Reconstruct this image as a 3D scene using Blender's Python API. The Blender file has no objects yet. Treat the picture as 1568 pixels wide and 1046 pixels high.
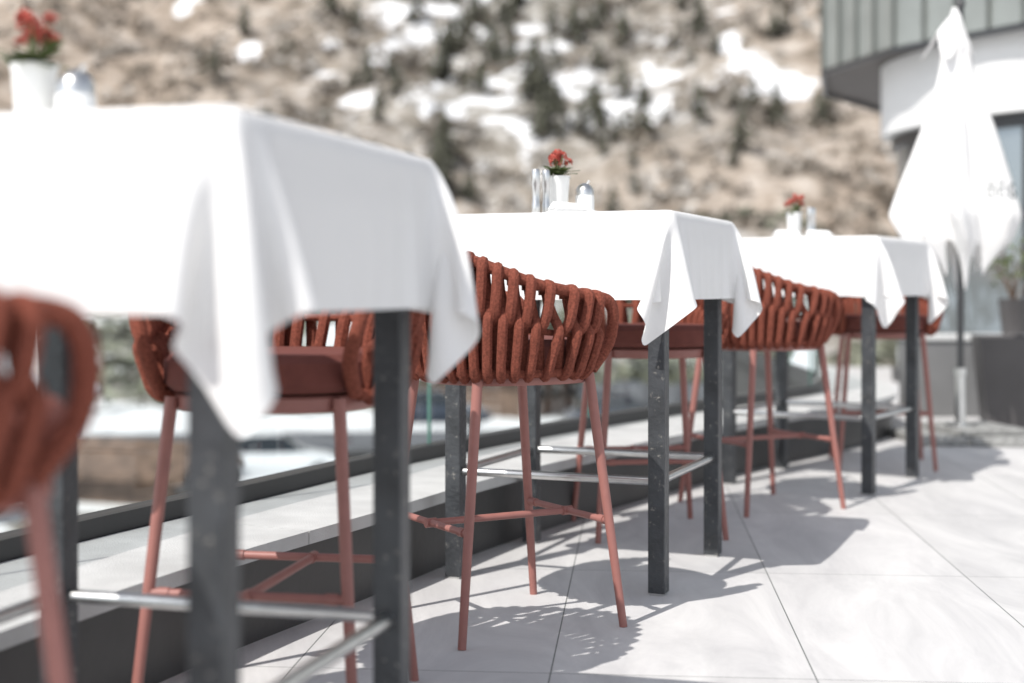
import bpy, bmesh, math, random, bisect
import numpy as np
from mathutils import Vector, Matrix
from mathutils.bvhtree import BVHTree
random.seed(5); np.random.seed(5)
scene=bpy.context.scene
COL=scene.collection
R=math.radians

# ------------------------------------------------------------------ helpers
def obj_from(name, verts, faces, mat=None, smooth=False, parent=None, loc=(0,0,0), rot=(0,0,0)):
    me=bpy.data.meshes.new(name)
    me.from_pydata([tuple(map(float,v)) for v in verts],[],[tuple(map(int,f)) for f in faces]); me.update()
    if smooth:
        me.polygons.foreach_set('use_smooth',[True]*len(me.polygons))
    return link(name, me, mat, parent, loc, rot)
def link(name, me, mat=None, parent=None, loc=(0,0,0), rot=(0,0,0)):
    ob=bpy.data.objects.new(name, me); COL.objects.link(ob)
    if mat:
        if not me.materials: me.materials.append(mat)
    ob.location=loc; ob.rotation_euler=rot
    if parent: ob.parent=parent
    return ob
def empty(name, loc=(0,0,0), rotz=0):
    e=bpy.data.objects.new(name,None); COL.objects.link(e); e.location=loc; e.rotation_euler=(0,0,rotz)
    e.empty_display_size=.1
    return e
class MB:
    def __init__(s): s.v=[]; s.f=[]
    def add(s,v,f):
        o=len(s.v); s.v+= [tuple(p) for p in v]; s.f+=[tuple(i+o for i in q) for q in f]
    def box(s,a,b,m=None):
        x0,y0,z0=a; x1,y1,z1=b
        v=[Vector(p) for p in [(x0,y0,z0),(x1,y0,z0),(x1,y1,z0),(x0,y1,z0),(x0,y0,z1),(x1,y0,z1),(x1,y1,z1),(x0,y1,z1)]]
        if m: v=[m@p for p in v]
        s.add(v,[(3,2,1,0),(4,5,6,7),(0,1,5,4),(1,2,6,5),(2,3,7,6),(3,0,4,7)])
    def tube(s,pts,r,n=10,cap=True):
        pts=[Vector(p) for p in pts]; rs=r if isinstance(r,(list,tuple)) else [r]*len(pts)
        rings=[]; up=None
        for i,p in enumerate(pts):
            t=(pts[min(i+1,len(pts)-1)]-pts[max(i-1,0)]).normalized()
            if up is None:
                up=Vector((0,0,1)) if abs(t.z)<.9 else Vector((1,0,0))
            a=(up-t*up.dot(t)).normalized(); b=t.cross(a); up=a
            rings.append([p+(a*math.cos(2*math.pi*k/n)+b*math.sin(2*math.pi*k/n))*rs[i] for k in range(n)])
        v=[q for ring in rings for q in ring]; f=[]
        for i in range(len(pts)-1):
            for k in range(n):
                f.append((i*n+k,i*n+(k+1)%n,(i+1)*n+(k+1)%n,(i+1)*n+k))
        if cap:
            f.append(tuple(range(n))[::-1]); f.append(tuple((len(pts)-1)*n+k for k in range(n)))
        s.add(v,f)
    def lathe(s,prof,n=24,m=None):
        v=[];f=[]
        for r,z in prof:
            for k in range(n):
                p=Vector((r*math.cos(2*math.pi*k/n),r*math.sin(2*math.pi*k/n),z))
                v.append(m@p if m else p)
        for i in range(len(prof)-1):
            for k in range(n):
                f.append((i*n+k,i*n+(k+1)%n,(i+1)*n+(k+1)%n,(i+1)*n+k))
        f.append(tuple(range(n))[::-1]); f.append(tuple((len(prof)-1)*n+k for k in range(n)))
        s.add(v,f)
    def obj(s,name,mat,smooth=False,parent=None,loc=(0,0,0),rot=(0,0,0),bevel=0):
        o=obj_from(name,s.v,s.f,mat,smooth,parent,loc,rot)
        if bevel:
            b=o.modifiers.new('bev','BEVEL'); b.width=bevel; b.segments=2; b.limit_method='ANGLE'
        if smooth:
            try:
                o.data.set_sharp_from_angle(angle=R(40))
            except Exception: pass
        return o
def catmull(P,n=8):
    P=[Vector(p) for p in P]; out=[]
    for i in range(len(P)-1):
        p0=P[max(i-1,0)];p1=P[i];p2=P[i+1];p3=P[min(i+2,len(P)-1)]
        for k in range(n):
            t=k/n
            out.append(.5*((2*p1)+(p2-p0)*t+(2*p0-5*p1+4*p2-p3)*t*t+(3*p1-p0-3*p2+p3)*t**3))
    out.append(P[-1]); return out

# ------------------------------------------------------------------ materials
def mat(name,col,rough=.6,metal=0,var=.0,vscale=5,bump=0,bscale=50,spec=None,detail=4):
    m=bpy.data.materials.new(name); m.use_nodes=True; nt=m.node_tree; b=nt.nodes['Principled BSDF']
    b.inputs['Base Color'].default_value=(*col,1); b.inputs['Roughness'].default_value=rough; b.inputs['Metallic'].default_value=metal
    if spec is not None: b.inputs['Specular IOR Level'].default_value=spec
    tc=nt.nodes.new('ShaderNodeTexCoord')
    if var:
        n=nt.nodes.new('ShaderNodeTexNoise'); n.inputs['Scale'].default_value=vscale; n.inputs['Detail'].default_value=detail
        nt.links.new(tc.outputs['Object'],n.inputs['Vector'])
        r=nt.nodes.new('ShaderNodeValToRGB'); r.color_ramp.elements[0].position=.3; r.color_ramp.elements[1].position=.7
        r.color_ramp.elements[0].color=(*[c*(1-var) for c in col],1); r.color_ramp.elements[1].color=(*[min(1,c*(1+var)) for c in col],1)
        nt.links.new(n.outputs['Fac'],r.inputs['Fac']); nt.links.new(r.outputs['Color'],b.inputs['Base Color'])
    if bump:
        n=nt.nodes.new('ShaderNodeTexNoise'); n.inputs['Scale'].default_value=bscale; n.inputs['Detail'].default_value=3
        nt.links.new(tc.outputs['Object'],n.inputs['Vector'])
        bp=nt.nodes.new('ShaderNodeBump'); bp.inputs['Strength'].default_value=bump; bp.inputs['Distance'].default_value=.01
        nt.links.new(n.outputs['Fac'],bp.inputs['Height']); nt.links.new(bp.outputs['Normal'],b.inputs['Normal'])
    return m
M={}
M['steel']=mat('brushed_steel',(.62,.62,.61),.28,1,.08,30,.05,200)
M['rust']=mat('terracotta_rope',(.255,.078,.052),.9,0,.32,160,.8,420,.15)
M['rail']=mat('terracotta_tube',(.30,.125,.105),.5,0,.06,30)
M['cushion']=mat('terracotta_cushion',(.145,.042,.032),.9,0,.1,30,.3,300)
M['ceramic']=mat('white_ceramic',(.8,.8,.78),.25)
M['napkin']=mat('white_napkin',(.82,.82,.81),.9)
M['petal']=mat('red_petals',(.38,.06,.04),.6,0,.3,60)
M['leaf']=mat('green_leaves',(.10,.13,.045),.55,0,.4,40)
M['ledge']=mat('ledge_stone',(.50,.50,.49),.75,0,.12,6,.35,220)
M['wall']=mat('dark_base_wall',(.05,.049,.048),.5,0,.25,3,.1,40)
M['black']=mat('black_metal',(.025,.026,.028),.4)
M['white_wall']=mat('white_render',(.62,.62,.61),.85,0,.03,3,.15,150)
M['clad']=mat('grey_metal_cladding',(.24,.255,.24),.42,.3,.12,2.5,.08,6)
M['seam']=mat('cladding_seam',(.13,.14,.13),.5,.3)
M['soffit']=mat('dark_soffit',(.07,.06,.053),.7,0,.2,3)
M['planter']=mat('planter_grey',(.065,.06,.06),.55,0,.12,4,.1,80)
M['planter2']=mat('planter_light',(.15,.15,.15),.6,0,.1,4,.1,80)
M['granite']=mat('granite_slab',(.26,.26,.25),.8,0,.4,40,.6,60)
M['text']=mat('print_grey',(.06,.08,.09),.8)
M['asphalt']=mat('asphalt',(.09,.095,.105),.85,0,.3,.6,.2,8)
M['snow']=mat('snow_cover',(.80,.82,.84),.8,0,.04,1,.3,2)
M['wood']=mat('weathered_wood',(.13,.085,.06),.8,0,.5,3,.3,14)
M['conifer']=mat('conifer_needles',(.062,.062,.042),.9,0,.5,.4)
M['scrub']=mat('bare_scrub',(.23,.20,.165),.95,0,.6,.12)
M['scrubl']=mat('pale_twigs',(.44,.415,.38),.95,0,.3,.12)
M['scrubg']=mat('valley_scrub',(.19,.195,.145),.95,0,.5,.3)
M['carw']=mat('car_paint_white',(.7,.72,.74),.25)
M['card']=mat('car_paint_dark',(.04,.05,.07),.25)
M['carglass']=mat('car_glass',(.02,.025,.03),.08)
M['tyre']=mat('tyre_rubber',(.02,.02,.02),.8)
M['housew']=mat('house_plaster',(.62,.66,.7),.85,0,.05,1)
def leg_mat():
    m=mat('dark_worn_steel',(.036,.039,.043),.42,0,.3,14,.3,60); nt=m.node_tree; b=nt.nodes['Principled BSDF']
    src=b.inputs['Base Color'].links[0].from_socket
    tc=nt.nodes.new('ShaderNodeTexCoord'); n=nt.nodes.new('ShaderNodeTexNoise'); n.inputs['Scale'].default_value=42; n.inputs['Detail'].default_value=7; n.inputs['Roughness'].default_value=.8
    nt.links.new(tc.outputs['Object'],n.inputs['Vector'])
    r=nt.nodes.new('ShaderNodeValToRGB'); r.color_ramp.elements[0].position=.60; r.color_ramp.elements[0].color=(0,0,0,1); r.color_ramp.elements[1].position=.65
    nt.links.new(n.outputs['Fac'],r.inputs['Fac'])
    mx=nt.nodes.new('ShaderNodeMix'); mx.data_type='RGBA'; nt.links.new(r.outputs['Color'],mx.inputs[0]); nt.links.new(src,mx.inputs[6]); mx.inputs[7].default_value=(.22,.21,.19,1)
    nt.links.new(mx.outputs[2],b.inputs['Base Color']); return m
M['leg']=leg_mat()
def cloth_mat():
    m=bpy.data.materials.new('white_linen'); m.use_nodes=True; nt=m.node_tree; b=nt.nodes['Principled BSDF']; out=nt.nodes['Material Output']
    b.inputs['Base Color'].default_value=(.82,.812,.80,1); b.inputs['Roughness'].default_value=.9
    tr=nt.nodes.new('ShaderNodeBsdfTranslucent'); tr.inputs['Color'].default_value=(.8,.78,.76,1)
    mx=nt.nodes.new('ShaderNodeMixShader'); mx.inputs['Fac'].default_value=.16
    nt.links.new(b.outputs[0],mx.inputs[1]); nt.links.new(tr.outputs[0],mx.inputs[2]); nt.links.new(mx.outputs[0],out.inputs['Surface'])
    tc=nt.nodes.new('ShaderNodeTexCoord')
    n=nt.nodes.new('ShaderNodeTexNoise'); n.inputs['Scale'].default_value=9; n.inputs['Detail'].default_value=5
    nt.links.new(tc.outputs['Object'],n.inputs['Vector'])
    n2=nt.nodes.new('ShaderNodeTexNoise'); n2.inputs['Scale'].default_value=600
    nt.links.new(tc.outputs['Object'],n2.inputs['Vector'])
    bp=nt.nodes.new('ShaderNodeBump'); bp.inputs['Strength'].default_value=.4; bp.inputs['Distance'].default_value=.012
    nt.links.new(n.outputs['Fac'],bp.inputs['Height'])
    b2=nt.nodes.new('ShaderNodeBump'); b2.inputs['Strength'].default_value=.15; b2.inputs['Distance'].default_value=.001
    nt.links.new(n2.outputs['Fac'],b2.inputs['Height']); nt.links.new(bp.outputs['Normal'],b2.inputs['Normal'])
    nt.links.new(b2.outputs['Normal'],b.inputs['Normal'])
    return m
M['cloth']=cloth_mat()
def glass_mat(name,tint):
    m=bpy.data.materials.new(name); m.use_nodes=True; nt=m.node_tree; nt.nodes.remove(nt.nodes['Principled BSDF']); out=nt.nodes['Material Output']
    t=nt.nodes.new('ShaderNodeBsdfTransparent'); t.inputs['Color'].default_value=(*tint,1)
    g=nt.nodes.new('ShaderNodeBsdfGlossy'); g.inputs['Roughness'].default_value=.01
    fr=nt.nodes.new('ShaderNodeFresnel'); fr.inputs['IOR'].default_value=1.45
    mx=nt.nodes.new('ShaderNodeMixShader')
    nt.links.new(fr.outputs[0],mx.inputs['Fac']); nt.links.new(t.outputs[0],mx.inputs[1]); nt.links.new(g.outputs[0],mx.inputs[2]); nt.links.new(mx.outputs[0],out.inputs['Surface'])
    return m
M['glass']=glass_mat('clear_glass',(.84,.88,.87))
M['glassedge']=mat('glass_edge_green',(.08,.2,.16),.2)
M['window']=mat('window_glass',(.30,.33,.35),.04,.75)
def floor_mat():
    m=bpy.data.materials.new('stone_tiles'); m.use_nodes=True; nt=m.node_tree; b=nt.nodes['Principled BSDF']; L=nt.links.new
    tc=nt.nodes.new('ShaderNodeTexCoord'); mp=nt.nodes.new('ShaderNodeMapping'); mp.vector_type='POINT'
    mp.inputs['Rotation'].default_value=(0,0,R(4.9)); mp.inputs['Location'].default_value=(.19,.35,0)
    L(tc.outputs['Object'],mp.inputs['Vector'])
    br=nt.nodes.new('ShaderNodeTexBrick'); br.offset=0; br.inputs['Scale'].default_value=1
    br.inputs['Brick Width'].default_value=.6; br.inputs['Row Height'].default_value=1.2; br.inputs['Mortar Size'].default_value=.0018; br.inputs['Mortar Smooth'].default_value=.1
    br.inputs['Color1'].default_value=(.62,.61,.60,1); br.inputs['Color2'].default_value=(.575,.567,.555,1); br.inputs['Mortar'].default_value=(.16,.17,.16,1)
    L(mp.outputs[0],br.inputs['Vector'])
    mp2=nt.nodes.new('ShaderNodeMapping'); mp2.inputs['Rotation'].default_value=(0,0,R(35)); mp2.inputs['Scale'].default_value=(1,.3,1)
    n=nt.nodes.new('ShaderNodeTexNoise'); n.inputs['Scale'].default_value=3.2; n.inputs['Detail'].default_value=9; n.inputs['Roughness'].default_value=.7; n.inputs['Distortion'].default_value=1.4
    L(tc.outputs['Object'],mp2.inputs['Vector']); L(mp2.outputs[0],n.inputs['Vector'])
    r=nt.nodes.new('ShaderNodeValToRGB'); r.color_ramp.elements[0].position=.3; r.color_ramp.elements[1].position=.68
    r.color_ramp.elements[0].color=(.75,.75,.765,1); r.color_ramp.elements[1].color=(1.06,1.06,1.06,1)
    L(n.outputs['Fac'],r.inputs['Fac'])
    mx=nt.nodes.new('ShaderNodeMix'); mx.data_type='RGBA'; mx.blend_type='MULTIPLY'; mx.inputs[0].default_value=1
    L(br.outputs['Color'],mx.inputs[6]); L(r.outputs['Color'],mx.inputs[7]); L(mx.outputs[2],b.inputs['Base Color'])
    b.inputs['Roughness'].default_value=.6
    bp=nt.nodes.new('ShaderNodeBump'); bp.inputs['Strength'].default_value=.25; bp.inputs['Distance'].default_value=.004
    L(n.outputs['Fac'],bp.inputs['Height']); L(bp.outputs[0],b.inputs['Normal'])
    return m
M['floor']=floor_mat()

# ------------------------------------------------------------------ camera, light
cam=bpy.data.cameras.new('camera'); co=bpy.data.objects.new('camera',cam); COL.objects.link(co); scene.camera=co
co.location=(0,0,.88); co.rotation_euler=(R(90),0,0)
cam.lens=50; cam.sensor_width=36; cam.shift_y=-81/1568; cam.clip_end=5000; cam.clip_start=.05
cam.dof.use_dof=True; cam.dof.focus_distance=3.75; cam.dof.aperture_fstop=1.5
sd=Vector((.60,.70,-1.06)).normalized()
sun=bpy.data.lights.new('sun','SUN'); so=bpy.data.objects.new('sun',sun); COL.objects.link(so)
sun.energy=5.0; sun.angle=R(.5); sun.color=(1,.965,.92)
so.rotation_euler=sd.to_track_quat('-Z','Y').to_euler(); so.location=(-5,-6,9)
w=bpy.data.worlds.new('World'); scene.world=w; w.use_nodes=True; nt=w.node_tree
sk=nt.nodes.new('ShaderNodeTexSky'); sk.sky_type='NISHITA'; sk.sun_disc=False
sk.sun_elevation=math.asin(-sd.z); sk.sun_rotation=math.atan2(-sd.x,-sd.y)%(2*math.pi); sk.altitude=1400; sk.dust_density=3.0
hs=nt.nodes.new('ShaderNodeHueSaturation'); hs.inputs['Saturation'].default_value=.38; hs.inputs['Value'].default_value=1.45
nt.links.new(sk.outputs[0],hs.inputs['Color'])
nt.links.new(hs.outputs[0],nt.nodes['Background'].inputs['Color']); nt.nodes['Background'].inputs['Strength'].default_value=.15
scene.view_settings.view_transform='Standard'; scene.view_settings.look='None'; scene.view_settings.exposure=0

# ------------------------------------------------------------------ terrain
def vn(x,y,seed):
    xi=np.floor(x);yi=np.floor(y);xf=x-xi;yf=y-yi
    xf=xf*xf*(3-2*xf); yf=yf*yf*(3-2*yf)
    def h(a,b):
        s=np.sin(a*127.1+b*311.7+seed*74.7)*43758.5453
        return s-np.floor(s)
    return (h(xi,yi)*(1-xf)+h(xi+1,yi)*xf)*(1-yf)+(h(xi,yi+1)*(1-xf)+h(xi+1,yi+1)*xf)*yf
def fbm(x,y,seed,o=4):
    s=0;a=.5;t=0
    for k in range(o):
        s=s+a*vn(x*2**k,y*2**k,seed+k*3.3); t+=a; a*=.5
    return s/t
def base_z(d):
    d=np.asarray(d,float)
    z=np.where(d<75,-5.,np.where(d<160,-5+10*(np.clip((d-75)/85,0,9))**1.4,5+.45*(d-160)))
    return z
def height(x,y):
    z=base_z(y)
    k=np.clip((y-80)/90,0,1)
    z=z+k*((fbm(x/60,y/60,1)-.5)*22+(fbm(x/14,y/14,5,3)-.5)*6+(fbm(x/4.5,y/4.5,9,2)-.5)*1.6)
    z=z+(1-k)*(fbm(x/12,y/12,8,2)-.5)*.5*np.clip((y-20)/30,0,1)
    return z
def bearing(px,py):   # compass bearing / elevation of a hillside feature -> ground position
    t=(442-py)/2178; d=np.linspace(76,480,1600); i=np.argmax(base_z(d)>.88+t*d); return (px-784)/2178*d[i], d[i]
xs=np.concatenate([np.linspace(-1500,-230,14)[:-1],np.arange(-230,300,2.0),np.linspace(300,1500,14)[1:]])
ys=np.concatenate([np.linspace(-1200,0,10)[:-1],np.arange(0,62,5.),np.arange(62,420,2.0),np.linspace(420,1200,14)[1:]])
X,Y=np.meshgrid(xs,ys); Z=height(X,Y)
blobs=[(1110,95,22,32),(1185,148,55,12),(1140,125,30,15),(750,135,28,18),(790,98,26,9),(540,165,34,12),(850,122,22,16),(920,145,45,12),(990,155,22,12),(640,15,90,9),(385,75,16,6),(700,190,20,8),(640,130,20,7),(290,10,14,8),(1040,60,40,8),(870,195,22,11),(1230,6,40,9),(935,182,20,10),(680,100,14,6),(590,60,22,5),(1090,20,36,6),(830,60,26,6),(500,110,15,5),(1000,110,26,6),(760,175,18,6)]
def blobfield(X,Y):
    s=np.zeros_like(X); wob=(fbm(X/4.5,Y/5.5,31,3)-.5)*2.2
    for px,py,rx,ry in blobs:
        bx,by=bearing(px,py); b2x,_=bearing(px+rx,py); _,yu=bearing(px,py-ry)
        sx=abs(b2x-bx)+.5; sy=abs(yu-by)+1
        s=np.maximum(s,np.clip(1.24-np.sqrt(((X-bx)/sx)**2+((Y-by)/sy)**2)+wob,0,1))
    return s
snow=blobfield(X,Y)
low=np.clip((150-Y)/25,0,1)
fl=fbm(X/6,Y/8,44,3)
snow=np.maximum(snow,low*np.clip((fl-.50)*6+np.clip((80-Y)/10,-.1,1.5),0,1))
midz=np.exp(-((X+2)/36)**2)*np.clip((Y-170)/30,0,1)
snow=np.maximum(snow,np.clip((fbm(X/4,Y/5,77,3)-.54)*8,0,.9)*midz)
verts=np.stack([X.ravel(),Y.ravel(),Z.ravel()],1)
ny,nx=X.shape; idx=np.arange(ny*nx).reshape(ny,nx)
faces=np.stack([idx[:-1,:-1].ravel(),idx[:-1,1:].ravel(),idx[1:,1:].ravel(),idx[1:,:-1].ravel()],1)
def fast_mesh(name,v,f):
    me=bpy.data.meshes.new(name); v=np.asarray(v,np.float32); f=np.asarray(f,np.int32); k=f.shape[1]
    me.vertices.add(len(v)); me.vertices.foreach_set('co',v.ravel())
    me.loops.add(f.size); me.loops.foreach_set('vertex_index',f.ravel())
    me.polygons.add(len(f)); me.polygons.foreach_set('loop_start',np.arange(0,f.size,k,dtype=np.int32)); 
    me.update(calc_edges=True); return me
me=fast_mesh('mountain_terrain',verts,faces)
at=me.attributes.new('snow','FLOAT','POINT'); at.data.foreach_set('value',snow.ravel().astype(np.float32))
zone=(np.exp(-((X-2)/38)**2)*np.clip((Y-160)/40,0,1)); zone=np.maximum(zone,np.clip((160-Y)/20,0,.8)); at=me.attributes.new('zone','FLOAT','POINT'); at.data.foreach_set('value',zone.ravel().astype(np.float32))
me.polygons.foreach_set('use_smooth',[True]*len(me.polygons))
def terrain_mat():
    m=bpy.data.materials.new('mountain_ground'); m.use_nodes=True; nt=m.node_tree; b=nt.nodes['Principled BSDF']; L=nt.links.new
    tc=nt.nodes.new('ShaderNodeTexCoord')
    def noise(s,d,dist=0,sc=(1,1,1)):
        mp=nt.nodes.new('ShaderNodeMapping'); mp.inputs['Scale'].default_value=sc; L(tc.outputs['Object'],mp.inputs['Vector'])
        n=nt.nodes.new('ShaderNodeTexNoise'); n.inputs['Scale'].default_value=s; n.inputs['Detail'].default_value=d; n.inputs['Distortion'].default_value=dist; n.inputs['Roughness'].default_value=.65
        L(mp.outputs[0],n.inputs['Vector']); return n.outputs['Fac']
    def ramp(fac,stops):
        r=nt.nodes.new('ShaderNodeValToRGB'); e=r.color_ramp.elements
        while len(e)<len(stops): e.new(.5)
        for i,(p,c) in enumerate(stops): e[i].position=p; e[i].color=(*c,1)
        L(fac,r.inputs['Fac']); return r.outputs['Color']
    tan=ramp(noise(.18,6,.4),[(.37,(.13,.105,.08)),(.46,(.30,.245,.195)),(.56,(.42,.355,.295)),(.68,(.54,.485,.43))])
    grey=ramp(noise(.26,6,.6),[(.38,(.11,.10,.08)),(.47,(.23,.215,.185)),(.56,(.37,.355,.325)),(.67,(.62,.61,.59))])
    za=nt.nodes.new('ShaderNodeAttribute'); za.attribute_name='zone'
    mx=nt.nodes.new('ShaderNodeMix'); mx.data_type='RGBA'; L(za.outputs['Fac'],mx.inputs[0]); L(tan,mx.inputs[6]); L(grey,mx.inputs[7])
    sa=nt.nodes.new('ShaderNodeAttribute'); sa.attribute_name='snow'
    nn=noise(.45,6,.3); ma=nt.nodes.new('ShaderNodeMath'); ma.operation='MULTIPLY_ADD'; L(nn,ma.inputs[0]); ma.inputs[1].default_value=1.9; ma.inputs[2].default_value=-.95
    ad=nt.nodes.new('ShaderNodeMath'); ad.operation='ADD'; L(sa.outputs['Fac'],ad.inputs[0]); L(ma.outputs[0],ad.inputs[1])
    r=nt.nodes.new('ShaderNodeValToRGB'); r.color_ramp.elements[0].position=.42; r.color_ramp.elements[1].position=.56; L(ad.outputs[0],r.inputs['Fac'])
    m2=nt.nodes.new('ShaderNodeMix'); m2.data_type='RGBA'; L(r.outputs['Color'],m2.inputs[0]); L(mx.outputs[2],m2.inputs[6]); m2.inputs[7].default_value=(.82,.825,.83,1)
    L(m2.outputs[2],b.inputs['Base Color']); b.inputs['Roughness'].default_value=.95; b.inputs['Specular IOR Level'].default_value=.1
    bp=nt.nodes.new('ShaderNodeBump'); bp.inputs['Strength'].default_value=.8; bp.inputs['Distance'].default_value=1.2
    L(noise(.5,6),bp.inputs['Height']); L(bp.outputs[0],b.inputs['Normal'])
    return m
link('mountain_terrain',me,terrain_mat())

def scatter(name,tv,tf,pos,scl,mat_):
    tv=np.array(tv); tf=np.array(tf); n=len(pos); k=len(tv)
    ang=np.random.rand(n)*6.283; c=np.cos(ang)[:,None]; s=np.sin(ang)[:,None]
    vx=(tv[None,:,0]*c-tv[None,:,1]*s)*scl[:,0:1]+pos[:,0:1]
    vy=(tv[None,:,0]*s+tv[None,:,1]*c)*scl[:,0:1]+pos[:,1:2]
    vz=tv[None,:,2]*scl[:,1:2]+pos[:,2:3]
    V=np.stack([vx,vy,vz],2).reshape(-1,3); F=(tf[None]+(np.arange(n)*k)[:,None,None]).reshape(-1,3)
    return link(name,fast_mesh(name,V,F),mat_)
def conifer_t(seed):
    rr=random.Random(seed); v=[];f=[]
    def tri(a,b,c): o=len(v); v.extend([a,b,c]); f.append((o,o+1,o+2))
    for k in range(3):
        a=k*2.09; b=a+2.09; tri((.03*math.cos(a),.03*math.sin(a),-.05),(.03*math.cos(b),.03*math.sin(b),-.05),(0,0,.9))
    nt_=7
    for t in range(nt_):
        z=.10+.85*t/nt_; r=.25*(1-t/nt_)**.85+.02
        m=6
        for k in range(m):
            a=6.283*(k+rr.random()*.6)/m; da=.34; rl=r*rr.uniform(.5,1.35)
            tri((0,0,z+.17),(rl*math.cos(a-da),rl*math.sin(a-da),z-.03*rr.random()),(rl*math.cos(a+da),rl*math.sin(a+da),z-.05*rr.random()))
    return v,f
def bush_t(seed,n=12):
    rr=random.Random(seed); v=[];f=[]
    for k in range(n):
        a=rr.random()*6.28; t=rr.uniform(.1,1); c=(math.cos(a)*t*.5,math.sin(a)*t*.5,rr.uniform(.05,.95)*(1-.5*t))
        o=len(v)
        for j in range(3): v.append((c[0]+rr.uniform(-.3,.3),c[1]+rr.uniform(-.3,.3),c[2]+rr.uniform(-.28,.3)))
        f.append((o,o+1,o+2))
    return v,f
def pts(n,fx,fy,dens,avoid=True):
    x=np.random.uniform(*fx,n); y=np.random.uniform(*fy,n); k=np.random.rand(n)<dens(x,y)
    if avoid: k=k&(blobfield(x,y)<.3)
    x=x[k];y=y[k]
    return np.stack([x,y,height(x,y)],1)
pc=pts(6800,(-130,170),(160,360),lambda x,y:(.008+.45*np.clip((fbm(x/10,y/13,61,3)-.45)*7,0,1)*np.exp(-((x-2)/29)**2))*np.clip((y-158)/25,0,1))
h=3.2+5.6*np.random.rand(len(pc))**1.6; v,f=conifer_t(3)
scatter('distant_conifer_trees',v,f,pc,np.stack([h*1.2,h],1),M['conifer'])
pb=pts(11000,(-110,150),(150,340),lambda x,y:.08+.6*np.clip((fbm(x/9,y/12,15,3)-.45)*5,0,1)*(.4+.6*np.exp(-((x-0)/45)**2)))
hb=np.random.uniform(1.2,3.8,len(pb)); v,f=bush_t(4)
scatter('bare_scrub_bushes',v,f,pb,np.stack([hb*1.3,hb],1),M['scrub'])
pb=pts(6500,(-110,150),(150,340),lambda x,y:.03+.5*np.clip((fbm(x/10,y/10,115,3)-.45)*5,0,1)*(.3+.7*np.exp(-((x-0)/45)**2)))
hb=np.random.uniform(1.4,4.2,len(pb)); v,f=bush_t(14)
scatter('pale_larch_scrub',v,f,pb,np.stack([hb*1.1,hb],1),M['scrubl'])
pv=pts(4200,(-55,75),(66,160),lambda x,y:.10+np.clip((fbm(x/6,y/7,19,3)-.42)*6,0,1)*np.clip((y-66)/14,0,1),False)
hv=np.random.uniform(.6,2.3,len(pv)); v,f=bush_t(9,16)
scatter('valley_bushes',v,f,pv,np.stack([hv*1.4,hv],1),M['scrubg'])

rv=[];rf=[]
for i in range(41):
    x=-40+i*3.; y=52+4*math.sin(x*.03)+ (x>0)*x*.25
    rv+=[(x,y-3.4,-4.62),(x,y+3.4,-4.62)]
for i in range(40): rf.append((2*i,2*i+2,2*i+3,2*i+1))
obj_from('valley_road',rv,rf,M['asphalt'])
def make_car(x,y,rz,paint):
    e=empty('parked_car',(x,y,-4.72 if y<45 else -4.6),rz)
    st=[(-2.15,.35,.62,.72),(-2.0,.28,.9,.82),(-1.3,.25,.98,.88),(0,.25,.95,.9),(.9,.25,.95,.89),(1.8,.27,.78,.84),(2.15,.35,.6,.7)]
    v=[];f=[]
    for sx,zb,zt,wd in st:
        v+=[(sx,-wd*.95,zb),(sx,-wd,(zb+zt)/2),(sx,-wd*.9,zt),(sx,wd*.9,zt),(sx,wd,(zb+zt)/2),(sx,wd*.95,zb)]
    for i in range(len(st)-1):
        for k in range(6): f.append((i*6+k,i*6+(k+1)%6,(i+1)*6+(k+1)%6,(i+1)*6+k))
    f.append((0,1,2,3,4,5)); f.append(tuple(36+k for k in range(5,-1,-1)))
    obj_from('car_body',v,f,paint,False,e)
    v2=[(-1.75,-.8,.93),(1.05,-.8,.93),(.3,-.62,1.42),(-1.2,-.62,1.40),(-1.75,.8,.93),(1.05,.8,.93),(.3,.62,1.42),(-1.2,.62,1.40)]
    obj_from('car_windows',v2,[(0,1,2,3),(5,4,7,6),(1,5,6,2),(4,0,3,7)],M['carglass'],False,e)
    m=MB(); m.box((-1.22,-.64,1.40),(.32,.64,1.46)); m.obj('car_roof',paint,parent=e,bevel=.03)
    m=MB()
    for wx in(-1.3,1.35):
        for wy in(-.85,.85):
            m.lathe([(.1,-.1),(.31,-.1),(.33,-.06),(.33,.06),(.31,.1),(.1,.1)],16,Matrix.Translation((wx,wy,.33))@Matrix.Rotation(R(90),4,'X'))
    m.obj('wheels',M['tyre'],parent=e)
make_car(-7.0,41,R(15),M['carw']); make_car(-13.5,37,R(80),M['carw']); make_car(4.2,54,R(10),M['card']); make_car(10.5,57,R(12),M['carw']); make_car(15.5,59,R(14),M['card']); make_car(-3.0,56,R(5),M['card'])
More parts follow.
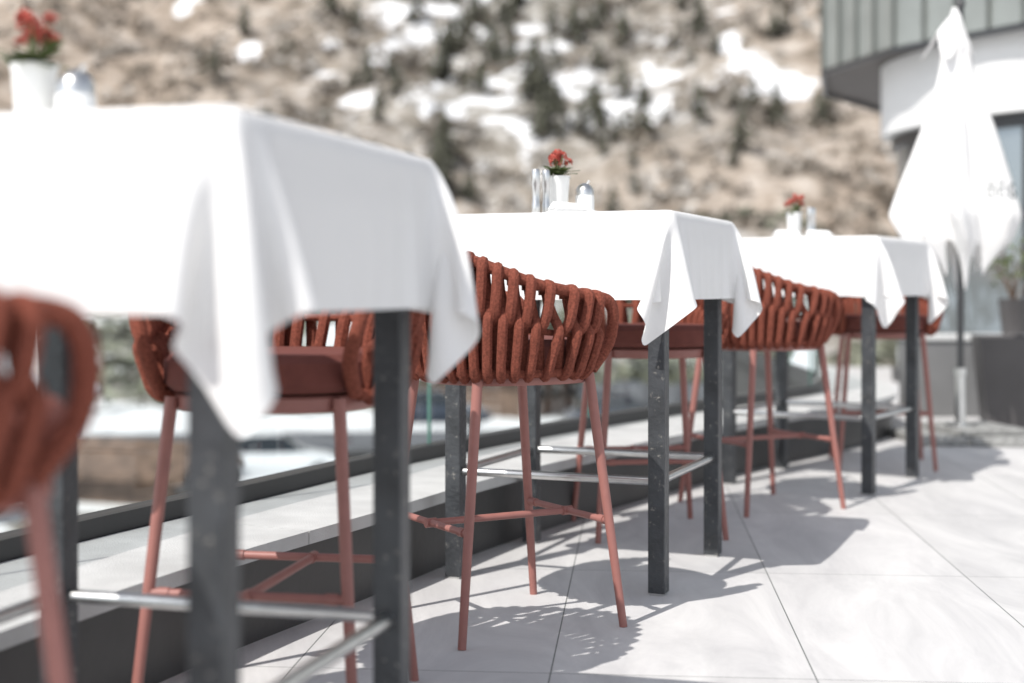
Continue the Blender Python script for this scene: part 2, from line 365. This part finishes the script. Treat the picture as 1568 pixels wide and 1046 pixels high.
def house(name,x,y,rz,w_,d_,hh,wallm,zb=-5):
    e=empty(name,(x,y,zb),rz)
    m=MB(); m.box((-w_/2,-d_/2,-.5),(w_/2,d_/2,hh)); rh=w_*.22
    m.add([(-w_/2,-d_/2,hh),(w_/2,-d_/2,hh),(0,-d_/2,hh+rh),(-w_/2,d_/2,hh),(w_/2,d_/2,hh),(0,d_/2,hh+rh)],[(0,1,2),(4,3,5)])
    m.obj('walls',wallm,parent=e)
    m=MB()
    for s in(-1,1):
        o=.5
        a=(0,-d_/2-o,hh+rh+.02); b=(0,d_/2+o,hh+rh+.02); c=(s*(w_/2+o),d_/2+o,hh-.25); d=(s*(w_/2+o),-d_/2-o,hh-.25)
        top=[(p[0],p[1],p[2]+.2) for p in (a,b,c,d)]
        m.add([a,b,c,d]+top,[(0,1,2,3),(4,5,6,7),(0,1,5,4),(1,2,6,5),(2,3,7,6),(3,0,4,7)])
    m.obj('snowy_roof',M['snow'] if name!='wooden_shed' else M['wood'],parent=e)
    m=MB()
    for i in range(3):
        xx=-w_/2+w_*(i+.5)/3
        m.box((xx-.4,-d_/2-.03,hh*.4),(xx+.4,-d_/2+.05,hh*.75))
    m.obj('windows',M['carglass'],parent=e)
house('wooden_chalet',-.6,68,R(62),4.5,6,2.0,M['wood'])
house('wooden_shed',-10.4,39.5,R(70),2.2,4.0,1.0,M['wood'])
house('white_house',-19,47,R(-10),7,6,2.5,M['housew'])
rv=MB()
for i in range(30):
    x=3+i*1.5; y=63+x*.25; rv.box((x,y,-5.2),(x+1.48,y+.4,-3.4+.1*math.sin(i*2)))
rv.obj('roadside_wall',M['asphalt'])

# ------------------------------------------------------------------ terrace
wallpts=[(-2.55,-4),(-2.0,-1.5),(-1.5,.6),(-1.07,2.3),(-.74,3.3),(-.40,4.07),(-.08,4.80),(.47,5.8),(1.14,6.85),(1.98,8.0),(2.32,8.7),(2.5,9.8),(2.6,12),(2.7,16)]
C=[Vector((p.x,p.y)) for p in catmull([(a,b,0) for a,b in wallpts],10)]
S=[0]
for i in range(1,len(C)): S.append(S[-1]+(C[i]-C[i-1]).length)
def at_s(C,S,s):
    s=max(0,min(S[-1]-1e-6,s))
    i=min(bisect.bisect_right(S,s)-1,len(C)-2); t=(s-S[i])/(S[i+1]-S[i]); p=C[i].lerp(C[i+1],t)
    def tg(j): return (C[min(j+1,len(C)-1)]-C[max(j-1,0)]).normalized()
    d=tg(i).lerp(tg(i+1),t).normalized()
    return p,Vector((-d.y,d.x))
def sweep(mb,C,S,s0,s1,prof,step=.12):
    n=max(1,int((s1-s0)/step)); v=[];f=[];k=len(prof)
    for i in range(n+1):
        p,nn=at_s(C,S,s0+(s1-s0)*i/n)
        for o,z in prof: q=p+nn*o; v.append((q.x,q.y,z))
    for i in range(n):
        for j in range(k): f.append((i*k+j,i*k+(j+1)%k,(i+1)*k+(j+1)%k,(i+1)*k+j))
    f.append(tuple(range(k))[::-1]); f.append(tuple(n*k+j for j in range(k)))
    mb.add(v,f)
v=[];f=[]
for p in C: v+=[(p.x-.03,p.y,0),(14,p.y,0)]
for i in range(len(C)-1): f.append((2*i,2*i+1,2*i+3,2*i+2))
obj_from('terrace_floor',v,f,M['floor'])
par=empty('balustrade_parapet')
mb=MB(); sweep(mb,C,S,0,S[-1],[(0,-.02),(0,.205),(.40,.205),(.40,-6),(.3,-6),(.3,-.02)]); mb.obj('base_wall',M['wall'],parent=par)
mb=MB(); s=0
while s<S[-1]-.2:
    e_=min(s+1.0,S[-1]); sweep(mb,C,S,s,e_-.004,[(-.025,.21),(-.025,.245),(.395,.250),(.395,.21)]); s=e_
mb.obj('ledge_slabs',M['ledge'],parent=par)
mb=MB(); sweep(mb,C,S,0,S[-1],[(.40,.2),(.40,.30),(.47,.30),(.47,.2)]); mb.obj('bottom_rail',M['black'],parent=par)
gl=empty('glass_balustrade'); s=.55; mb=MB(); me_=MB()
while s<S[-1]-.3:
    e_=min(s+1.28,S[-1])
    n=8; v=[];f=[]
    for i in range(n+1):
        p,nn=at_s(C,S,s+(e_-.016-s)*i/n); q=p+nn*.435; v+=[(q.x,q.y,.302),(q.x,q.y,.95)]
    for i in range(n): f.append((2*i,2*i+2,2*i+3,2*i+1))
    mb.add(v,f)
    for ss in (s,e_-.016):
        p,nn=at_s(C,S,ss); q=p+nn*.435
        me_.tube([(q.x,q.y,.302),(q.x,q.y,.95)],.0035,4)
    s=e_
mb.obj('glass_panels',M['glass'],True,gl); me_.obj('panel_edges',M['glassedge'],parent=gl)

# ------------------------------------------------------------------ building
bd=empty('restaurant_building')
outl=[(3.03,13.8),(3.36,12.5),(4.08,11.34),(5.6,9.4),(9,7),(9,20),(6,20),(4.34,16.7),(3.38,15.3)]
n=len(outl); v=[(a,b,3.0) for a,b in outl]+[(a,b,7) for a,b in outl]
obj_from('metal_cladding',v,[tuple(range(n,2*n))]+[(i,(i+1)%n,n+(i+1)%n,n+i) for i in range(n)],M['clad'],False,bd)
obj_from('soffit',[(a,b,3.001) for a,b in outl],[tuple(range(n))],M['soffit'],False,bd)
mb=MB(); ml=MB()
for i in list(range(4))+[8,7]:
    a=Vector(outl[i]); b=Vector(outl[(i+1)%n]); d=(b-a); L_=d.length; d.normalize(); nn=Vector((-d.y,d.x))
    if nn.dot(a-Vector((6,15)))<0: nn=-nn
    k=int(L_/.36)+1
    for j in range(k):
        p=a+d*(L_*(j+.02)/k)
        q=[p-d*.009,p+d*.009,p+d*.009+nn*.035,p-d*.009+nn*.035]
        mb.add([(c.x,c.y,3.0) for c in q]+[(c.x,c.y,7) for c in q],[(0,1,2,3),(4,5,6,7),(0,1,5,4),(1,2,6,5),(2,3,7,6),(3,0,4,7)])
    q=[a,b,b+nn*.035,a+nn*.035]
    ml.add([(c.x,c.y,2.95) for c in q]+[(c.x,c.y,2.998) for c in q],[(0,1,2,3),(4,5,6,7),(0,1,5,4),(1,2,6,5),(2,3,7,6),(3,0,4,7)])
mb.obj('standing_seams',M['seam'],parent=bd); ml.obj('drip_edge',M['black'],parent=bd)
wp=[(7.0,8.9),(5.0,10.6),(4.2,11.45),(3.82,12.05),(3.60,12.75),(3.52,13.35),(3.62,13.9),(3.98,14.35),(4.6,14.6),(7,15)]
W=[Vector((p.x,p.y)) for p in catmull([(a,b,0) for a,b in wp],10)]; SW=[0]
for i in range(1,len(W)): SW.append(SW[-1]+(W[i]-W[i-1]).length)
mb=MB(); sweep(mb,W,SW,0,SW[-1],[(0,2.33),(0,2.995),(-.3,2.995),(-.3,2.33)]); mb.obj('white_curved_wall',M['white_wall'],True,bd)
sj=min(SW[i] for i in range(len(W)) if W[i].y>12.9)
mb=MB(); sweep(mb,W,SW,0,sj,[(-.15,.12),(-.15,2.26),(-.16,2.26),(-.16,.12)]); sweep(mb,W,SW,sj+.06,SW[-1],[(-.15,.12),(-.15,2.26),(-.16,2.26),(-.16,.12)]); mb.obj('window_glass',M['window'],True,bd)
mb=MB(); sweep(mb,W,SW,0,SW[-1],[(-.10,2.22),(-.10,2.325),(-.20,2.325),(-.20,2.22)]); sweep(mb,W,SW,0,SW[-1],[(-.10,0),(-.10,.12),(-.20,.12),(-.20,0)])
for s in (sj-.05,sj-1.55,sj-3.1,sj-4.6):
    sweep(mb,W,SW,s,s+(.16 if s>sj-.1 else .07),[(-.09,.12),(-.09,2.22),(-.21,2.22),(-.21,.12)])
mb.obj('window_frames',M['black'],parent=bd)

mb=MB(); mb.box((2.76,9.75,0),(4.6,10.15,.52)); mb.obj('low_wall',M['planter2'],bevel=.01)
mb=MB(); mb.box((2.74,9.73,.521),(4.62,10.17,.56)); mb.obj('wall_coping',M['ledge'],bevel=.006)
def planter(x,y,w1,w0,h):
    e=empty('tapered_planter',(x,y,0),R(-12))
    v=[];f=[]
    prof=[(w0,0),(w1,h),(w1-.03,h),(w1-.05,h-.08)]
    for r,z in prof: v+=[(-r,-r,z),(r,-r,z),(r,r,z),(-r,r,z)]
    for i in range(3):
        for k in range(4): f.append((i*4+k,i*4+(k+1)%4,(i+1)*4+(k+1)%4,(i+1)*4+k))
    f.append((3,2,1,0))
    obj_from('planter_body',v,f,M['planter'],False,e)
    obj_from('soil',[(-w1+.05,-w1+.05,h-.08),(w1-.05,-w1+.05,h-.08),(w1-.05,w1-.05,h-.08),(-w1+.05,w1-.05,h-.08)],[(0,1,2,3)],M['wood'],False,e)
planter(3.22,8.95,.29,.235,.58)
def leafclump(mb,c,n,spread,size):
    for k in range(n):
        p=Vector(c)+Vector((random.gauss(0,spread),random.gauss(0,spread),random.gauss(0,spread*.8)))
        d=Vector((random.uniform(-1,1),random.uniform(-1,1),random.uniform(-.3,1))).normalized(); s_=d.cross(Vector((random.random(),random.random(),random.random()))).normalized()
        L_=size*random.uniform(.7,1.3)
        mb.add([p,p+d*L_*.5+s_*L_*.28,p+d*L_,p+d*L_*.5-s_*L_*.28],[(0,1,2,3)])
e=empty('potted_shrub',(3.50,9.93,.56))
mb=MB(); mb.lathe([(.075,0),(.10,.23),(.108,.25),(.095,.25),(.09,.22)],20); mb.obj('pot',M['planter'],True,e)
mb=MB(); ml=MB()
for k in range(14):
    a=random.random()*6.28; t=Vector((math.cos(a)*random.uniform(.05,.2),math.sin(a)*random.uniform(.05,.2),random.uniform(.38,.62)))
    mb.tube([(0,0,.2),t*.5+Vector((0,0,.12)),t],.004,5); leafclump(ml,t,7,.05,.045); leafclump(ml,t*.6+Vector((0,0,.12)),3,.05,.04)
mb.obj('stems',M['wood'],parent=e); ml.obj('foliage',M['leaf'],parent=e)

# ------------------------------------------------------------------ parasol
ux,uy=2.585,8.2
e=empty('closed_parasol',(ux,uy,0))
nth=144; nz=56; v=[];f=[]
def Rprof(z):
    P=[(2.50,.012),(2.44,.028),(2.36,.05),(2.27,.075),(2.22,.068),(2.15,.075),(2.0,.10),(1.75,.155),(1.5,.215),(1.3,.26),(1.15,.21),(1.0,.11),(.86,.055)]
    for (a,ra),(b,rb) in zip(P,P[1:]):
        if z<=a and z>=b: t=(a-z)/(a-b); return ra+(rb-ra)*t
    return .055
for i in range(nz+1):
    t=i/nz
    for k in range(nth):
        th=2*math.pi*k/nth
        fo=math.cos(8*th+.6*math.sin(th*2)+.4); fold=1-2*math.sqrt(abs((1-fo)/2))**1.2
        side=abs(math.cos(th+.15))
        hem=1.18-.24*(1-side)**.7-.12*fold+.04*math.sin(3*th+1)
        z=2.50-(2.50-hem)*t
        amp=.30*min(1,t*2.0)
        r=Rprof(z)*(1.08+ amp*fold+.08*math.sin(13*th+z*4)*min(1,t*2))
        tw=.20*math.sin(z*3)+.05*math.sin(z*9+th)
        v.append((r*math.cos(th+tw)*1.06-.02*(z-1),r*math.sin(th+tw)*.8,z))
for i in range(nz):
    for k in range(nth): f.append((i*nth+k,i*nth+(k+1)%nth,(i+1)*nth+(k+1)%nth,(i+1)*nth+k))
cano=obj_from('canopy',v,f,M['cloth'],True,e)
v2=[];f2=[]
for i in range(8):
    t=i/7
    for k in range(40):
        th=2*math.pi*k/40; r=(.02+.09*t)*(1+.32*math.cos(4*th+1)*t); v2.append((r*math.cos(th)*1.1-.05*t-.02,r*math.sin(th)*.8,2.47-.20*t-.08*math.cos(4*th+1)*t))
for i in range(7):
    for k in range(40): f2.append((i*40+k,i*40+(k+1)%40,(i+1)*40+(k+1)%40,(i+1)*40+k))
obj_from('vent_flap',v2,f2,M['cloth'],True,e)
mb=MB(); mb.lathe([(.019,.35),(.019,2.5),(.028,2.51),(.02,2.55),(.008,2.56)],16); mb.obj('pole',M['black'],True,e)
mb=MB(); mb.lathe([(.09,.085),(.09,.10),(.03,.105),(.028,.38),(.034,.385),(.034,.42),(.022,.425)],20); mb.obj('base_sleeve',M['steel'],True,e)
mb=MB()
for (a,b,c,d,rz) in [(-.33,-.27,.0,.28,3),(.0,-.30,.34,.25,-5),(-.1,-.22,.30,.3,9)]:
    m_=Matrix.Rotation(R(rz),4,'Z'); zz=.003 if rz!=9 else .052
    mb.box((a,b,zz),(c,d,zz+.048-(.012 if rz==9 else 0)),m_)
mb.obj('granite_base_slabs',M['granite'],parent=e,bevel=.008)
bvh=BVHTree.FromPolygons([Vector(p) for p in v],f)
G={'B':[[(0,0),(0,1),(.45,.97),(.5,.78),(.4,.55),(0,.52)],[(.4,.55),(.58,.4),(.55,.1),(.4,0),(0,0)]],
   'E':[[(.5,0),(0,0),(0,1),(.5,1)],[(0,.52),(.42,.52)]],
   'R':[[(0,0),(0,1),(.45,.97),(.52,.75),(.42,.52),(0,.5)],[(.3,.5),(.55,0)]],
   'G':[[(.55,.85),(.35,1),(.1,.9),(0,.5),(.1,.1),(.35,0),(.55,.12),(.55,.45),(.35,.45)]]}
tb=MB()
for ci,ch in enumerate('BERG'):
    for st in G[ch]:
        pl=[]
        for (a,b),(c,d) in zip(st,st[1:]):
            for q in range(6): pl.append((a+(c-a)*q/6,b+(d-b)*q/6))
        pl.append(st[-1]); P3=[]
        for (a,b) in pl:
            x=.10+(ci*.9+a)*.06; z=1.40+b*.08
            hit=bvh.ray_cast(Vector((x,-2,z)),Vector((0,1,0)))
            if hit[0] and hit[0].y<.02: P3.append(Vector((x,hit[0].y-.003,z)))
        if len(P3)>1: tb.tube(P3,.0045,6)
tb.obj('printed_lettering',M['text'],parent=e)

# ------------------------------------------------------------------ tables
def cloth_grid(seed,half=.385,L_=.625,n=61,top=1.10,wind=(0,0),bias=None):
    rs=np.random.RandomState(seed)
    g=np.linspace(-L_,L_,n); GX,GY=np.meshgrid(g,g,indexing='ij'); sp=g[1]-g[0]
    P=np.stack([GX,GY,np.full_like(GX,top+.004)],2).reshape(-1,3); P0=P.copy()
    w_=np.where((abs(P[:,0])<half-.004)&(abs(P[:,1])<half-.004),0.,1.)
    I,J=np.meshgrid(np.arange(n),np.arange(n),indexing='ij'); id_=I*n+J
    cons=[]
    for di,dj,st in [(1,0,1),(0,1,1),(1,1,.35),(1,-1,.35),(2,0,.12),(0,2,.12)]:
        ok=(I+di<n)&(J+dj<n)&(J+dj>=0)
        col=((I//di)%2) if di>0 else ((J//dj)%2)
        for c in(0,1):
            k=ok&(col==c); a=id_[k]; b=id_[k]+di*n+dj
            cross=(w_[a]==0)!=(w_[b]==0)
            q=(w_[a]+w_[b])>0
            if max(abs(di),abs(dj))>1: q=q&~cross
            a=a[q];b=b[q]
            cons.append((a,b,sp*math.hypot(di,dj),st,(w_[a]/(w_[a]+w_[b]))[:,None],(w_[b]/(w_[a]+w_[b]))[:,None]))
    V=np.zeros_like(P); dt=1/90
    ns=(rs.rand(n*n,2)-.5)*3
    ba=np.zeros((n*n,2))
    for (sx,sy),(bx,by) in (bias or {}).items():
        k=np.clip((P0[:,0]*sx-half+.03)/.2,0,1)*np.clip((P0[:,1]*sy-half+.03)/.2,0,1)
        ba[:,0]+=np.sqrt(k)*bx; ba[:,1]+=np.sqrt(k)*by
    for step in range(300):
        acc=np.zeros_like(P); acc[:,2]=-11
        acc[:,0]=wind[0]; acc[:,1]=wind[1]
        if step<60: acc[:,0:2]+=ns
        acc[:,0:2]+=ba*(1.0 if step<200 else .35)
        V=(V+acc*dt)*.975; V[w_==0]=0
        Q=P+V*dt
        for it in range(8):
            for a,b,rest,st,wa,wb in cons:
                d=Q[b]-Q[a]; l=np.sqrt((d*d).sum(1))[:,None]+1e-9
                c=d*(st*(l-rest)/l); Q[a]+=c*wa; Q[b]-=c*wb
            ins=(abs(Q[:,0])<half)&(abs(Q[:,1])<half)&(Q[:,2]<top+.004)&(w_>0)
            if ins.any():
                q=Q[ins]; dx=half-abs(q[:,0]); dy=half-abs(q[:,1]); dz=top+.004-q[:,2]
                m=np.argmin(np.stack([dx,dy,dz],1),1)
                q[m==0,0]=np.sign(q[m==0,0])*half; q[m==1,1]=np.sign(q[m==1,1])*half; q[m==2,2]=top+.004; Q[ins]=q
        V=(Q-P)/dt; P=Q
    F=[(i*n+j,(i+1)*n+j,(i+1)*n+j+1,i*n+j+1) for i in range(n-1) for j in range(n-1)]
    return P,F
def table(cx,cy,ang,seed,wind,bias):
    e=empty('bar_table',(cx,cy,0),-R(ang))
    mb=MB(); a=.32; h=.025
    for sx in(-1,1):
        for sy in(-1,1): mb.box((sx*a-h,sy*a-h,.006),(sx*a+h,sy*a+h,1.055))
    mb.obj('legs',M['leg'],parent=e,bevel=.003)
    mb=MB()
    for s_ in(-1,1):
        mb.box((-a+h+.001,s_*a-.018,.99),(a-h-.001,s_*a+.018,1.05)); mb.box((s_*a-.018,-a+h+.001,.99),(s_*a+.018,a-h-.001,1.05))
    mb.obj('apron',M['leg'],parent=e)
    mb=MB()
    for s_ in(-1,1):
        mb.tube([(-a+h,s_*a,.325),(a-h,s_*a,.325)],.0125,12); mb.tube([(s_*a,-a+h,.325),(s_*a,a-h,.325)],.0125,12)
    mb.obj('footrest_bars',M['steel'],True,parent=e)
    mb=MB(); mb.box((-.365,-.365,1.056),(.365,.365,1.09)); mb.obj('table_top',M['planter2'],parent=e)
    mb=MB()
    for sx in(-1,1):
        for sy in(-1,1): mb.box((sx*a-.021,sy*a-.021,.0005),(sx*a+.021,sy*a+.021,.0055))
    mb.obj('foot_caps',M['steel'],parent=e)
    P,F=cloth_grid(seed,wind=wind,bias=bias)
    o=obj_from('tablecloth',P,F,M['cloth'],True,None,(cx,cy,0),(0,0,-R(ang)))
    s=o.modifiers.new('sub','SUBSURF'); s.levels=1; s.render_levels=1
table(-.597,2.18,15.5,1,(0,0),{(1,-1):(-3.2,3),(1,1):(-3,-7),(-1,-1):(4,1)})
table(.245,4.51,22,2,(.1,0),{(1,-1):(-5.5,3),(1,1):(-1,-6),(-1,-1):(4,1)})
table(1.42,6.51,32,3,(.1,0),{(1,-1):(-2,4),(1,1):(0,-4),(-1,-1):(4,1)})

# ------------------------------------------------------------------ bar stools
def sup(phi,a,b):
    s_,c=math.sin(phi),math.cos(phi); p=2/2.5
    return a*math.copysign(abs(s_)**p,s_), -b*math.copysign(abs(c)**p,c)
def ztop(phi):
    d=abs(math.degrees(phi)); t=max(0,min(1,(d-15)/105)); t=t*t*(3-2*t); return .972-.115*t
PH=R(122)
def bpt(phi,s_,off):
    zt=ztop(phi); z=zt+(.668-zt)*s_; k=1-.13*max(s_,0)**1.3
    x,y=sup(phi,.272*k,.265*k); d=Vector((x,y,0)).normalized()
    return Vector((x,y,z))+d*off
def build_stool():
    parts={}
    m=MB()
    def lp(sx,sy,z):
        t=Vector((sx*.175,sy*.165,.662)); b=Vector((sx*.228,sy*.238,0)); return t.lerp(b,(.662-z)/.662)
    for sx in(-1,1):
        for sy in(-1,1):
            m.tube([lp(sx,sy,.662),lp(sx,sy,.33),lp(sx,sy,0)],[.0135,.0125,.0105],12)
    for sy in(-1,1): m.tube([lp(-1,sy,.275),lp(1,sy,.275)],.0095,10)
    m.tube([(0,lp(0,-1,.275).y,.275),(0,lp(0,1,.275).y,.275)],.0095,10)
    for sy in(-1,1):
        y=lp(0,sy,.275).y; m.tube([(0,y-.015,.275),(0,y+.015,.275)],.0125,10)
        for sx in(-1,1):
            q=lp(sx,sy,.275); m.tube([q-Vector((sx*.02,0,0)),q-Vector((sx*.045,0,0))],.012,10)
    parts['frame_legs']=(m,'rail',True,0)
    m=MB(); n=32
    def slab(m,a,b,z0,z1,e_=.006,y0=0):
        prof=[(1-e_*4,z0),(1,z0+e_),(1,z1-e_),(1-e_*4,z1)]; v=[];f=[]
        for k_,z in prof:
            for i in range(n):
                x,y=sup(2*math.pi*i/n,a*k_,b*k_); v.append((x,y+y0,z))
        for j in range(3):
            for i in range(n): f.append((j*n+i,j*n+(i+1)%n,(j+1)*n+(i+1)%n,(j+1)*n+i))
        f.append(tuple(range(n))[::-1]); f.append(tuple(3*n+i for i in range(n))); m.add(v,f)
    slab(m,.205,.215,.635,.668,.005,.01)
    parts['seat_plate']=(m,'rail',True,0)
    m=MB(); slab(m,.225,.232,.674,.750,.016,.015)
    parts['cushion']=(m,'cushion',True,0)
    m=MB()
    N=40; path=[bpt(-PH+2*PH*i/N,0,0) for i in range(N+1)]
    def endpt(sg):
        a=bpt(sg*PH,0,0); return [a+Vector((-sg*.004,.03,-.012)),a+Vector((-sg*.012,.048,-.05)),a+Vector((-sg*.03,.045,-.12)),Vector((sg*.205,a.y-.005,.672))]
    path=endpt(-1)[::-1]+path+endpt(1); path=catmull(path,3)
    m.tube(path,.0155,10)
    m.tube([bpt(-PH+2*PH*i/N,.52,-.002) for i in range(N+1)],.008,8)
    m.tube([bpt(-PH+2*PH*i/N,1,0) for i in range(N+1)],.012,8)
    parts['rails']=(m,'rust',True,0)
    m=MB(); K=27; dl=2*PH*.97/K
    for i in range(K):
        ph=-PH*.97+dl*(i+.5)
        outer=[(0,.09,-.019),(0,.0,-.019),(0,-.030,.0),(0,.0,.018),(-.04,.14,.019),(-.14,.32,.020),(-.22,.44,.014),(-.24,.53,-.008),(-.15,.68,-.012),(0,.95,-.012)]
        inner=[(.06,.06,-.014),(.16,.18,-.010),(.32,.34,-.004),(.36,.43,.012),(.34,.51,.023),(.30,.62,.024),(.24,.82,.020),(.20,.97,.016),(.20,1.05,.0),(.20,.99,-.014)]
        for q,ctrl in enumerate((outer,inner)):
            pts_=[bpt(ph+c[0]*dl,c[1],c[2]) for c in ctrl]
            m.tube(catmull(pts_,3),.0140 if q==0 else .0132,8)
    parts['woven_rope_back']=(m,'rust',True,0)
    return parts
SP=build_stool(); SM={}
def stool(x,y,face):
    e=empty('bar_stool',(x,y,0),-R(face))
    for k,(m,mt,sm,bv) in SP.items():
        if k not in SM:
            o=m.obj(k,M[mt],sm,e); SM[k]=o.data
        else: link(k,SM[k],None,e)
stool(-.765,1.62,55); stool(-.485,3.0,190); stool(-.03,3.78,60); stool(.49,5.18,172); stool(1.01,5.78,63); stool(1.85,7.12,188)

# ------------------------------------------------------------------ table-top things
T=1.106
def flower(x,y,s_=1,seed=0):
    rr=random.Random(seed); random.seed(seed)
    e=empty('potted_flower',(x,y,T),rr.random()*6); e.scale=(s_,s_,s_)
    m=MB(); m.lathe([(.024,0),(.0265,.004),(.034,.105),(.036,.108),(.036,.114),(.032,.114),(.030,.10)],28); m.obj('ceramic_pot',M['ceramic'],True,e)
    m=MB(); ml=MB()
    for k in range(44):
        a=rr.random()*6.28; d=Vector((math.cos(a),math.sin(a),rr.uniform(-.1,.9))).normalized(); p=Vector((0,0,.112))+d*rr.uniform(.005,.035)
        s2=d.cross(Vector((0,0,1))).normalized(); u=s2.cross(d); L_=rr.uniform(.024,.04)
        ml.add([p,p+d*L_*.4+s2*L_*.38+u*.003,p+d*L_*.8+s2*L_*.3,p+d*L_+u*-.004,p+d*L_*.8-s2*L_*.3,p+d*L_*.4-s2*L_*.38+u*.003],[(0,1,2,3,4,5)])
    st=MB()
    for k in range(13):
        a=rr.random()*6.28; r_=rr.uniform(0,.04); c=Vector((r_*math.cos(a),r_*math.sin(a),rr.uniform(.145,.188)))
        st.tube([(0,0,.1),c*.6+Vector((0,0,.05)),c],.0014,5)
        for j in range(10):
            d=Vector((rr.uniform(-1,1),rr.uniform(-1,1),rr.uniform(-.2,1))).normalized(); p=c+d*.011
            s2=d.cross(Vector((.3,.5,.8))).normalized(); u=s2.cross(d)
            for q in range(4):
                b=q*1.571; w1=(s2*math.cos(b)+u*math.sin(b)); w2=(s2*math.cos(b+1.2)+u*math.sin(b+1.2)); w0=(s2*math.cos(b-1.2)+u*math.sin(b-1.2))
                m.add([p,p+(w1*.5+w0*.35)*.008,p+w1*.0085+d*.002,p+(w1*.5+w2*.35)*.008],[(0,1,2,3)])
    m.obj('blossoms',M['petal'],parent=e); ml.obj('leaves',M['leaf'],parent=e); st.obj('stems',M['leaf'],parent=e)
def mill(x,y):
    e=empty('pepper_mill',(x,y,T))
    m=MB(); m.lathe([(.012,0),(.013,.003),(.013,.03),(.0115,.034),(.0115,.085),(.013,.088),(.013,.128),(.011,.134),(.004,.136)],20); m.obj('mill_body',M['steel'],True,e)
def shaker(x,y):
    e=empty('sugar_shaker',(x,y,T))
    m=MB(); m.lathe([(.045,0),(.05,.006),(.043,.012),(.030,.016),(.029,.06),(.027,.066)],28); m.obj('glass_of_sugar',M['ceramic'],True,e)
    m=MB(); m.lathe([(.0285,.062),(.0285,.078),(.022,.090),(.012,.098),(.004,.1)],24); m.tube([(0,0,.088),(.014,0,.108)],.004,10); m.obj('chrome_lid',M['steel'],True,e)
def napkin(x,y,rz):
    m=MB()
    for i in range(3): m.box((-.06+.004*i,-.045,.001+.004*i),(.06-.006*i,.045-.005*i,.0035+.004*i))
    v=[(-.055,-.03,.013),(.05,-.03,.013),(.05,.03,.013),(-.055,.03,.013),(-.05,0,.034),(.045,0,.03)]
    m.add(v,[(0,1,5,4),(2,3,4,5),(0,4,3),(1,2,5)])
    m.obj('folded_napkin',M['napkin'],loc=(x,y,T),rot=(0,0,rz))
flower(.142,4.38,1.05,3); mill(.072,4.30); mill(.104,4.33); shaker(.225,4.40); napkin(.17,4.27,.3)
flower(-.725,2.16,1.0,8); shaker(-.65,2.12); napkin(-.60,2.12,.5)
flower(1.262,6.36,1,11); mill(1.325,6.33); mill(1.345,6.36); napkin(1.36,6.3,.2); napkin(1.22,6.3,.2)
